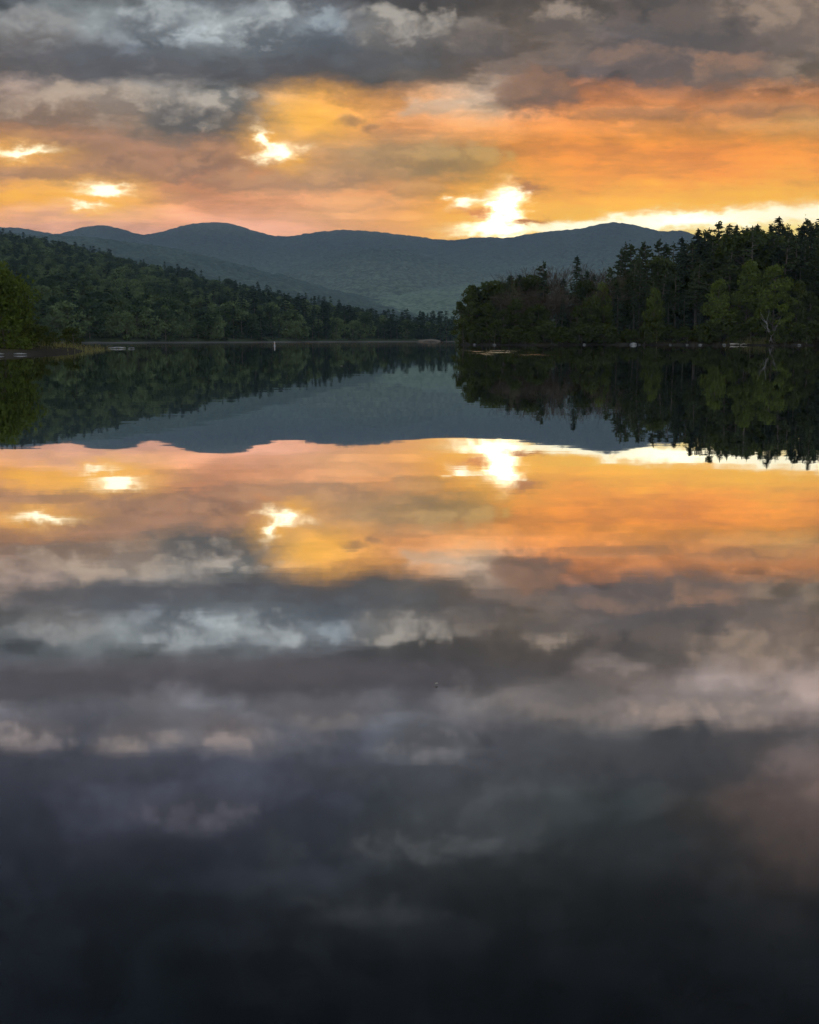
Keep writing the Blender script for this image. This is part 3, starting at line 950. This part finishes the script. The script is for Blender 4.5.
cnt = {}
for px, top, kd, back in SKYLINE:
    cnt[kd] = cnt.get(kd, 0) + 1
    set_on_point(px, top + (4 if px > 690 else 0), kd, back, f'{DESC[kd]} on the skyline, {ordinal(cnt[kd])} such from the wooded tip', 'skyline trees of the wooded point',
                 {'P': 1.4, 'S': 1.55, 'B': .95, 'R': 1.0}[kd] * random.uniform(.88, 1.12))
# ---- filling between skyline and shore
FILL = [(508, 262, 282), (610, 640, 268), (640, 819, 250)]
for k in range(136):
    px = 466 + (835 - 466) * ((k + random.random()) / 136) ** 1.12
    back = random.uniform(10, 36)
    sk = np.interp(px, [466, 480, 520, 600, 612, 650, 690, 720, 835], [290, 279, 268, 265, 254, 248, 239, 229, 222])
    kd = random.choice('BBSRSR' if px < 610 else 'PPSSPB')
    top = sk + random.uniform(0, 34) + (3 if kd in 'BS' and px < 610 else 0)
    set_on_point(px, top, kd, back, {'P': 'dark pine', 'S': 'dark spruce', 'B': 'shaded leafy tree', 'R': 'bare reddish tree'}[kd] + ' standing in the crowded middle of the wooded point',
                 'trees in the middle of the wooded point', random.uniform(1.15, 1.6))
for k in range(34):
    px = 692 + 150 * (k + random.random()) / 34
    set_on_point(px, np.interp(px, [692, 712, 760, 800, 842], [235, 228, 226, 223, 220]) + random.uniform(-3, 8), random.choice('PPS'), random.uniform(38, 66),
                 'dark conifer packed close under the tall skyline trees', 'conifers packed under the skyline', random.uniform(1.2, 1.7))
# ---- front row along the water
FRONT = [(464, 318, 'G', 3, .8, 'low yellowish leafy tree at the very tip of the wooded point'),
         (472, 300, 'B', 5, 1.0, 'dark rounded tree beside the tip of the wooded point'),
         (487, 303, 'B', 5, 1.1, 'broad dark tree just behind two pale rocks near the tip of the point'),
         (503, 308, 'B', 6, 1.1, 'dark olive tree under the bare trees near the tip of the point'),
         (517, 298, 'B', 6, 1.0, 'taller dark leafy tree in front of the bare grove'),
         (533, 305, 'B', 5, 1.2, 'wide olive tree at the water below the lone ragged pine'),
         (549, 318, 'S', 5, 1.2, 'small dark spruce at the water below the bare grove'),
         (562, 296, 'S', 7, 1.2, 'dark spruce left of the brownish leafy tree on the point'),
         (577, 305, 'B', 6, 1.1, 'brownish leafy tree below the tall spruce on the point'),
         (592, 296, 'B', 6, 1.0, 'mid green tree where the bare grove ends'),
         (604, 280, 'G', 10, .7, 'slim yellow-green tree between bare grove and tall pines'),
         (618, 282, 'S', 6, 1.2, 'dark spruce at the foot of the first tall pines'),
         (634, 290, 'S', 5, 1.2, 'low wide spruce above the brightest pale rock'),
         (653, 286, 'G', 5, .75, 'small bright green tree between two dark spruces on the shore'),
         (668, 292, 'S', 5, 1.3, 'dark shore spruce beside the small bright green tree'),
         (684, 288, 'S', 5, 1.2, 'dark spruce above two small pale rocks'),
         (700, 300, 'S', 4, 1.3, 'short dark spruce beside the round light green tree'),
         (718, 277, 'G', 4, .95, 'round light green tree standing alone at the water, forked crown'),
         (745, 260, 'G', 8, .75, 'tall narrow light green tree beside the round one'),
         (773, 262, 'G', 6, 1.0, 'tall spreading green tree behind the fallen pale trunk'),
         (795, 278, 'B', 5, .9, 'dusky green tree beside the fallen pale trunk'),
         (812, 290, 'B', 4, 1.0, 'low dark green tree at the water past the fallen trunk'),
         (833, 270, 'P', 6, 1.1, 'dark pine on the shore past the low green tree')]
for px, top, kd, back, wd, lab in FRONT:
    set_on_point(px, top, kd, back, lab, 'shore trees of the wooded point', wd)
for k in range(64):
    px = 463 + 375 * (k + random.random()) / 64
    d = float(shore_r(px)) + random.uniform(.5, 3.2)
    z = float(point_z(px, d)) - .1
    plant(random.choice(SHRUBS), gx(px, d), d, z, random.uniform(1.6, 5.5), 'dark waterside shrub along the edge of the wooded point', 'shrub', 'shrubs along the wooded point', random.uniform(.9, 1.5))

# ---- hillside across the water
FAR_B = [make_broadleaf(700 + k, 15, [6.6, 5.8, 7.4, 6.2][k], .06, 24, 60, .62) for k in range(4)]
FAR_S = [make_spruce(720 + k, 18, 3.6, .06, .9, 1.25, .8) for k in range(3)]
FB = [joined('broadleaf_tree', a, b, M_BARK, M_HILLLEAF, 15) for a, b in FAR_B]
FS = [joined('pine_tree', a, b, M_BARK, M_HILLPINE, 18) for a, b in FAR_S]
FBP = [pair('broadleaf_tree', a, b, M_BARK, M_HILLLEAF, 15) for a, b in FAR_B]
FSP = [pair('pine_tree', a, b, M_BARK, M_HILLPINE, 18) for a, b in FAR_S]


def set_far(proto, x, y, z, h, label, cat, group, wide=1.0):
    o = bpy.data.objects.new(proto['kind'], proto['mesh']); COL.objects.link(o)
    k = h / proto['h']
    o.location = (x, y, z); o.scale = (k * wide, k * wide, k); o.rotation_euler = (0, 0, random.uniform(0, 6.283))
    return tag(o, label, cat, group)


k = 0; nb = ns = 0
px = 28.0
while px < 452:
    d = float(shore_l(px)) + random.uniform(4, 10)
    conifer = random.random() < np.interp(px, [0, 250, 330, 400], [.12, .2, .6, .9])
    h = random.uniform(7, 12.5) * (1.0 if not conifer else 1.1) * np.interp(px, [28, 300, 450], [1.0, 1.0, .95])
    z = float(hill_z(px, d)) - .2
    if conifer:
        ns += 1; lab = f'dark conifer at the far shoreline, {ordinal(ns)} conifer from the near grassy spit'
        plant(random.choice(FSP), gx(px, d), d, z, h, lab, 'conifer', 'trees along the far shore', random.uniform(.9, 1.2))
    else:
        nb += 1; lab = f'rounded leafy tree at the far shoreline, {ordinal(nb)} leafy one from the near grassy spit'
        plant(random.choice(FBP), gx(px, d), d, z, h, lab, 'tree', 'trees along the far shore', random.uniform(.9, 1.35))
    px += random.uniform(6, 11)

pts = []
tries = 0
while len(pts) < 1500 and tries < 40000:
    tries += 1
    px = random.uniform(-60, 455)
    ds, dc = float(shore_l(px)), float(crestd_l(px))
    f = random.random() ** .9
    d = ds + 12 + (dc + 22 - ds - 12) * f
    x = gx(px, d)
    if all((x - a) ** 2 + (d - b) ** 2 > 66 for a, b, _ in pts[-1500:]):
        pts.append((x, d, px))
pts.sort(key=lambda q: q[1] / 1.0)
nsingle = 0
far_geo = Geo()
mass_v = []; mass_f = []; mass_mi = []; moff = 0
for x, d, px in pts:
    z = float(hill_z(px, d)) - .3
    s = (d - float(shore_l(px))) / (float(crestd_l(px)) - float(shore_l(px)))
    conifer = random.random() < (np.interp(px, [0, 180, 300, 420], [.10, .16, .42, .9]) + (.15 if s > .85 else 0))
    h = (random.uniform(11, 19) if conifer else random.uniform(7.5, 15)) * np.interp(px, [-60, 300, 450], [1, 1, .9])
    if nsingle < 260 and px > -20:
        zone = 'just behind the shore row' if s < .2 else 'on the lower slope' if s < .5 else 'on the upper slope'
        lab = ('dark conifer ' if conifer else 'rounded leafy tree ') + zone + ' of the wooded hill across the lake'
        set_far(random.choice(FS if conifer else FB), x, d, z, h, lab, 'conifer' if conifer else 'tree', 'trees on the hill across the lake', random.uniform(.9, 1.3))
        nsingle += 1
    else:
        pr = random.choice(FAR_S if conifer else FAR_B); k = h / (18 if conifer else 15); an = random.uniform(0, 6.283); wd = random.uniform(.95, 1.6)
        v = np.array(pr[1].v); c_, s_ = math.cos(an), math.sin(an)
        vv = np.stack([(v[:, 0] * c_ - v[:, 1] * s_) * k * wd + x, (v[:, 0] * s_ + v[:, 1] * c_) * k * wd + d, v[:, 2] * k + z], -1)
        fq = np.array(pr[1].f, np.int32) + moff
        mass_v.append(vv); mass_f.append(fq); mass_mi.append(np.full(len(fq), 1 if conifer else 0, np.int32)); moff += len(v)
MV = np.concatenate(mass_v); MF = np.concatenate(mass_f); MI = np.concatenate(mass_mi)
me = bpy.data.meshes.new('forest')
me.vertices.add(len(MV)); me.vertices.foreach_set('co', MV.ravel())
me.loops.add(MF.size); me.loops.foreach_set('vertex_index', MF.ravel().astype(np.int32))
me.polygons.add(len(MF)); me.polygons.foreach_set('loop_start', (np.arange(len(MF)) * 4).astype(np.int32)); me.polygons.foreach_set('loop_total', np.full(len(MF), 4, np.int32))
me.polygons.foreach_set('material_index', MI)
me.materials.append(M_HILLLEAF); me.materials.append(M_HILLPINE); me.update(calc_edges=True)
fo = bpy.data.objects.new('forest', me); COL.objects.link(fo)
tag(fo, 'mass of dark mixed woods covering the upper hillside across the lake', 'forest', kind='stuff')

# two dark conifers on the narrow shore beside the point
for px, top, d, lab in [(447, 311, 620, 'taller dark conifer standing alone between the far beach and the wooded point'), (441, 318, 640, 'smaller dark conifer beside the lone tall one near the far beach'),
                        (452, 322, 600, 'shortest dark conifer close against the tip of the wooded point')]:
    z = float(hill_z(px, d)) - .3
    plant(random.choice(FSP), gx(px, d), d, max(z, .2), ztop(top, d) - max(z, .2), lab, 'conifer', 'conifers by the far beach', 1.2)

# ---- near left spit
for x, y, h, pr, lab, wd in [(-34.6, 95, 7.0, BUSHY[0], 'big dark leafy tree overhanging the grassy spit', .95),
                             (-41.5, 104, 7.8, BUSHY[1], 'dark leafy tree half hidden behind the big one on the spit', 1.0),
                             (-38.3, 112, 3.6, SPRINGS[0], 'small yellow-green tree beside the big dark tree on the spit', 1.2),
                             (-52, 120, 9, BROADS[3], 'dark tree at the back of the grassy spit', 1.1)]:
    plant(pr, x, y, float(spit_z(np.array(x), np.array(y))) - .1, h, lab, 'tree', 'trees on the grassy spit', wd)
for k in range(12):
    y = random.uniform(89, 160)
    x = float(np.interp(y, [84, 88, 95, 110, 130, 150, 168], [-47, -30.3, -30.7, -32.3, -38.5, -41, -49])) - random.uniform(2, 7)
    plant(random.choice(SHRUBS), x, y, float(spit_z(np.array(x), np.array(y))) - .05, random.uniform(1.0, 2.4), 'low dark bush on the grassy spit', 'bush', 'bushes on the grassy spit', 1.2, name='bush')


# ------------------------------------------------------------------ small things on the shore
def rock(name, x, y, z, sx, sy, sz, seed, label, cat, group=None, mat=None):
    import bmesh
    bm = bmesh.new(); bmesh.ops.create_icosphere(bm, subdivisions=3, radius=1)
    for v in bm.verts:
        p = np.array(v.co)
        k = .72 + .55 * float(fbm(np.array(p[0] * 1.3 + seed * 3.1), np.array(p[1] * 1.3 + p[2] * 1.1), 3, seed))
        v.co = v.co * k
        if v.co.z < -.35: v.co.z = -.35
        v.co.x *= sx; v.co.y *= sy; v.co.z *= sz
    me = bpy.data.meshes.new(name); bm.to_mesh(me); bm.free(); me.materials.append(mat or M_ROCK)
    for p in me.polygons: p.use_smooth = True
    o = bpy.data.objects.new(name, me); COL.objects.link(o); o.location = (x, y, z); o.rotation_euler = (0, 0, seed * 1.7)
    return tag(o, label, cat, group)


for k, (px, off, s, lab) in enumerate([(634, -.6, 1.0, 'largest and brightest pale rock at the waterline below the low spruce'), (640, -.4, .55, 'small pale rock touching the brightest rock'),
                                       (671, -.6, .5, 'pale rock alone below the dark shore spruce'), (688, -.6, .6, 'pale rock, first of a close pair near the round green tree'),
                                       (701, -.6, .65, 'pale rock, second of a close pair near the round green tree'), (475, -.5, .75, 'upright pale rock at the tip of the wooded point'),
                                       (495, -.5, .6, 'small upright pale rock near the tip of the wooded point'), (585, -.5, .7, 'flat grey rock at the water below the bare grove'),
                                       (725, -.7, .8, 'grey rock beside the long pale driftwood log'), (800, -.6, .7, 'grey rock at the water past the fallen trunk')]):
    d = float(shore_r(px)) + off
    rock('rock', gx(px, d), d, .12, s * .75 * (1 if k == 0 else .7), s * .5, s * .40 * (1 if k == 0 else .6), 11 + k, lab, 'rock', 'rocks along the wooded point')
rock('boulder', gx(429, 560), 560, .0, 9, 5, 1.3, 40, 'long low rounded boulder on the far beach beside the wooded point', 'boulder', mat=M_BARK)
for k, (x, y, s, lab) in enumerate([(-36.5, 146, 1.0, 'flat pale stone at the end of the grassy spit'), (-39.5, 150, 1.5, 'longer pale stone slab at the end of the grassy spit'), (-42, 152, .8, 'small pale stone on the outer grassy spit'),
                                    (-30.6, 87.4, .7, 'pale stone at the foot of the big dark tree'), (-32, 86.6, .9, 'flat pale stone under the big dark tree on the spit')]):
    rock('stone', x, y, .08, s * .7, s * .4, s * .10, 60 + k, lab, 'stone', 'stones along the grassy spit')


def log_obj(name, p0, p1, r0, r1, mat, label, cat, branches=0, seed=1, group=None):
    r = np.random.default_rng(seed)
    g = Geo(); p0 = np.array(p0, float); p1 = np.array(p1, float)
    pts = [p0 + (p1 - p0) * s + r.normal(size=3) * .1 * math.sin(math.pi * s) * np.linalg.norm(p1 - p0) * .2 for s in np.linspace(0, 1, 7)]
    g.tube(pts, np.linspace(r0, r1, 7), 8)
    i = len(g.v); g.v += [pts[0], pts[-1]]
    for j in range(8):
        g.f.append((i, (j + 1) % 8, j)); g.f.append((i + 1, 48 + j, 48 + (j + 1) % 8)); g.mi += [0, 0]
    for o_ in (0,): pass
    o = mesh_obj(name, [p - p0 for p in g.v], g.f, mat, smooth=True)
    o.location = p0
    tag(o, label, cat, group)
    for k in range(branches):
        b = Geo(); s = r.uniform(.35, .98); st = pts[0] + (p1 - p0) * s
        dv = unit(r) * np.array([1, .6, .7]) + (p1 - p0) / np.linalg.norm(p1 - p0) * .9
        L = r.uniform(1.2, 3.0)
        q = [st, st + dv * L * .5 + np.array([0, 0, .1]), st + dv * L + np.array([0, 0, .4])]
        b.tube(q, [r1 * .9, r1 * .6, r1 * .25], 5)
        mesh_obj('branch', [p - p0 for p in b.v], b.f, mat, parent=o, smooth=True)
    return o


d = float(shore_r(742)) - .3
log_obj('driftwood_log', (gx(731, d), d, .25), (gx(752, d), d + .6, .3),   .17, .10, M_WOOD, 'long bleached driftwood log lying at the waterline below light green trees', 'log', 0, 5)
d = float(shore_r(770)) + 1.0
log_obj('fallen_birch', (gx(773, d), d, .6), (gx(764, d), d - .8, 5.0), .17, .07, M_BIRCH, 'dead pale birch trunk leaning over the water with broken white branches', 'dead tree', 6, 6)
log_obj('dead_branch', (gx(769, d), d - .3, .5), (gx(775, d), d - 1.2, 4.2), .14, .05, M_BIRCH, 'thin pale dead limb propped beside the leaning birch trunk', 'branch', 3, 8)

# reeds by the fallen trunk and on the spit
def reed_clump(x0, y0, zf, n, rx, ry, hmin, hmax, label, seed):
    r = np.random.default_rng(seed); g = Geo()
    for k in range(n):
        x = x0 + r.normal() * rx; y = y0 + r.normal() * ry; z = zf(x, y)
        h = r.uniform(hmin, hmax); ln = r.normal(size=2) * .25 * h
        i = len(g.v); wd = .03; a = r.uniform(0, 3.14)
        ax = np.array([math.cos(a) * wd, math.sin(a) * wd, 0]); p = np.array([x, y, z - .1]); q = p + np.array([ln[0] * .4, ln[1] * .4, h * .6]); e = p + np.array([ln[0], ln[1], h])
        g.v += [p - ax, p + ax, q + ax * .7, q - ax * .7, e]
        g.f += [(i, i + 1, i + 2, i + 3)]; g.mi += [0]
        g.f += [(i + 3, i + 2, i + 4)]; g.mi += [0]
    o = mesh_obj('reeds', [v - np.array([x0, y0, 0]) for v in g.v], g.f, M_REED)
    o.location = (x0, y0, 0)
    return tag(o, label, 'reeds', kind='stuff')


d = float(shore_r(760)) + 1
reed_clump(gx(759, d), d, lambda x, y: .35, 500, 2.4, .8, .6, 1.8, 'yellow reeds at the water beside the fallen birch trunk', 3)
reed_clump(-36.5, 130, lambda x, y: float(spit_z(np.array(x), np.array(y))), 900, 3, 14, .3, .9, 'dry yellowish grass covering the low spit', 4)

# white marker buoy on the water
def lathe(prof, n=20):
    v = []; f = []
    for rr, z in prof:
        for j in range(n): v.append((rr * math.cos(2 * math.pi * j / n), rr * math.sin(2 * math.pi * j / n), z))
    for k in range(len(prof) - 1):
        for j in range(n): f.append((k * n + j, k * n + (j + 1) % n, (k + 1) * n + (j + 1) % n, (k + 1) * n + j))
    f.append(tuple(range(n))[::-1]); f.append(tuple((len(prof) - 1) * n + j for j in range(n)))
    return v, f


root = bpy.data.objects.new('marker_buoy', None); COL.objects.link(root)
db = 205.0
root.location = (gx(275, db), db, 0)
tag(root, 'white upright marker buoy floating alone before the far shore', 'buoy')
v, f = lathe([(.13, -.5), (.17, -.3), (.17, .95), (.16, 1.12), (.10, 1.22), (.03, 1.26)])
mesh_obj('float', v, f, M_BUOY, root, smooth=True)
v, f = lathe([(.176, .72), (.178, .74), (.178, .82), (.176, .84)])
mesh_obj('band', v, f, M_BAND, root, smooth=True)
v, f = lathe([(.26, -.06), (.30, 0), (.30, .08), (.26, .13), (.17, .14)])
mesh_obj('collar', v, f, M_BUOY, root, smooth=True)
root.scale = (.62, .62, .66)

for k, (px, py, sz, lab) in enumerate([(437, 685, .006, 'tiny pale leaf floating on the dark water in the middle of the lake'), (342, 366, .06, 'pale twig tip floating before the reflected hill')]):
    z_ = -slope(py); dd_ = CAM_H / z_
    g = Geo(); n_ = 10
    for ring, rr in ((0, .0), (1, .55), (2, 1.0)):
        for j in range(n_):
            a_ = 2 * math.pi * j / n_
            g.v.append(np.array([math.cos(a_) * rr * sz * 1.5, math.sin(a_) * rr * sz * .8, .004 + rr * rr * sz * .25 * math.sin(a_ * 2)]))
    for ring in (0, 1):
        for j in range(n_): g.f.append((ring * n_ + j, ring * n_ + (j + 1) % n_, (ring + 1) * n_ + (j + 1) % n_, (ring + 1) * n_ + j)); g.mi.append(0)
    o = mesh_obj('floating_leaf', g.v, g.f, M_WOOD); o.location = (side(px, -z_) * dd_, dd_, .002); o.rotation_euler = (0, 0, 1.1 + k)
    tag(o, lab, 'leaf')

# ------------------------------------------------------------------ haze
m, t = material('evening_haze')
pv = t.n('ShaderNodeVolumePrincipled')
pv.inputs['Color'].default_value = (.60, .82, 1.0, 1)
pv.inputs['Density'].default_value = HAZE_RHO
pv.inputs['Anisotropy'].default_value = 0.08
out(t, None, pv.outputs[0])
x0, x1, y0, y1, z0, z1 = -9300, 9300, -340, 9200, -5.8, HAZE_TOP
hz = mesh_obj('haze', [(x0, y0, z0), (x1, y0, z0), (x1, y1, z0), (x0, y1, z0), (x0, y0, z1), (x1, y0, z1), (x1, y1, z1), (x0, y1, z1)],
              [(3, 2, 1, 0), (4, 5, 6, 7), (0, 1, 5, 4), (1, 2, 6, 5), (2, 3, 7, 6), (3, 0, 4, 7)], m)
tag(hz, 'thin blue evening haze lying over the lake and mountains', 'haze', kind='stuff')

# ------------------------------------------------------------------ render settings
vs = scene.view_settings
scene.display_settings.display_device = 'sRGB'
vs.view_transform = 'Standard'; vs.look = 'None'; vs.exposure = 0; vs.gamma = 1; vs.use_curve_mapping = False
scene.render.engine = 'CYCLES'
cy = scene.cycles
cy.max_bounces = 5; cy.diffuse_bounces = 1; cy.glossy_bounces = 3; cy.transmission_bounces = 1; cy.volume_bounces = 0; cy.transparent_max_bounces = 4
cy.sample_clamp_indirect = 4.0
cy.use_denoising = True
cy.use_adaptive_sampling = True; cy.adaptive_threshold = 0.025; cy.adaptive_min_samples = 12
try:
    cy.denoiser = 'OPENIMAGEDENOISE'
except Exception:
    pass
world.cycles.sampling_method = 'MANUAL'
world.cycles.sample_map_resolution = 1024
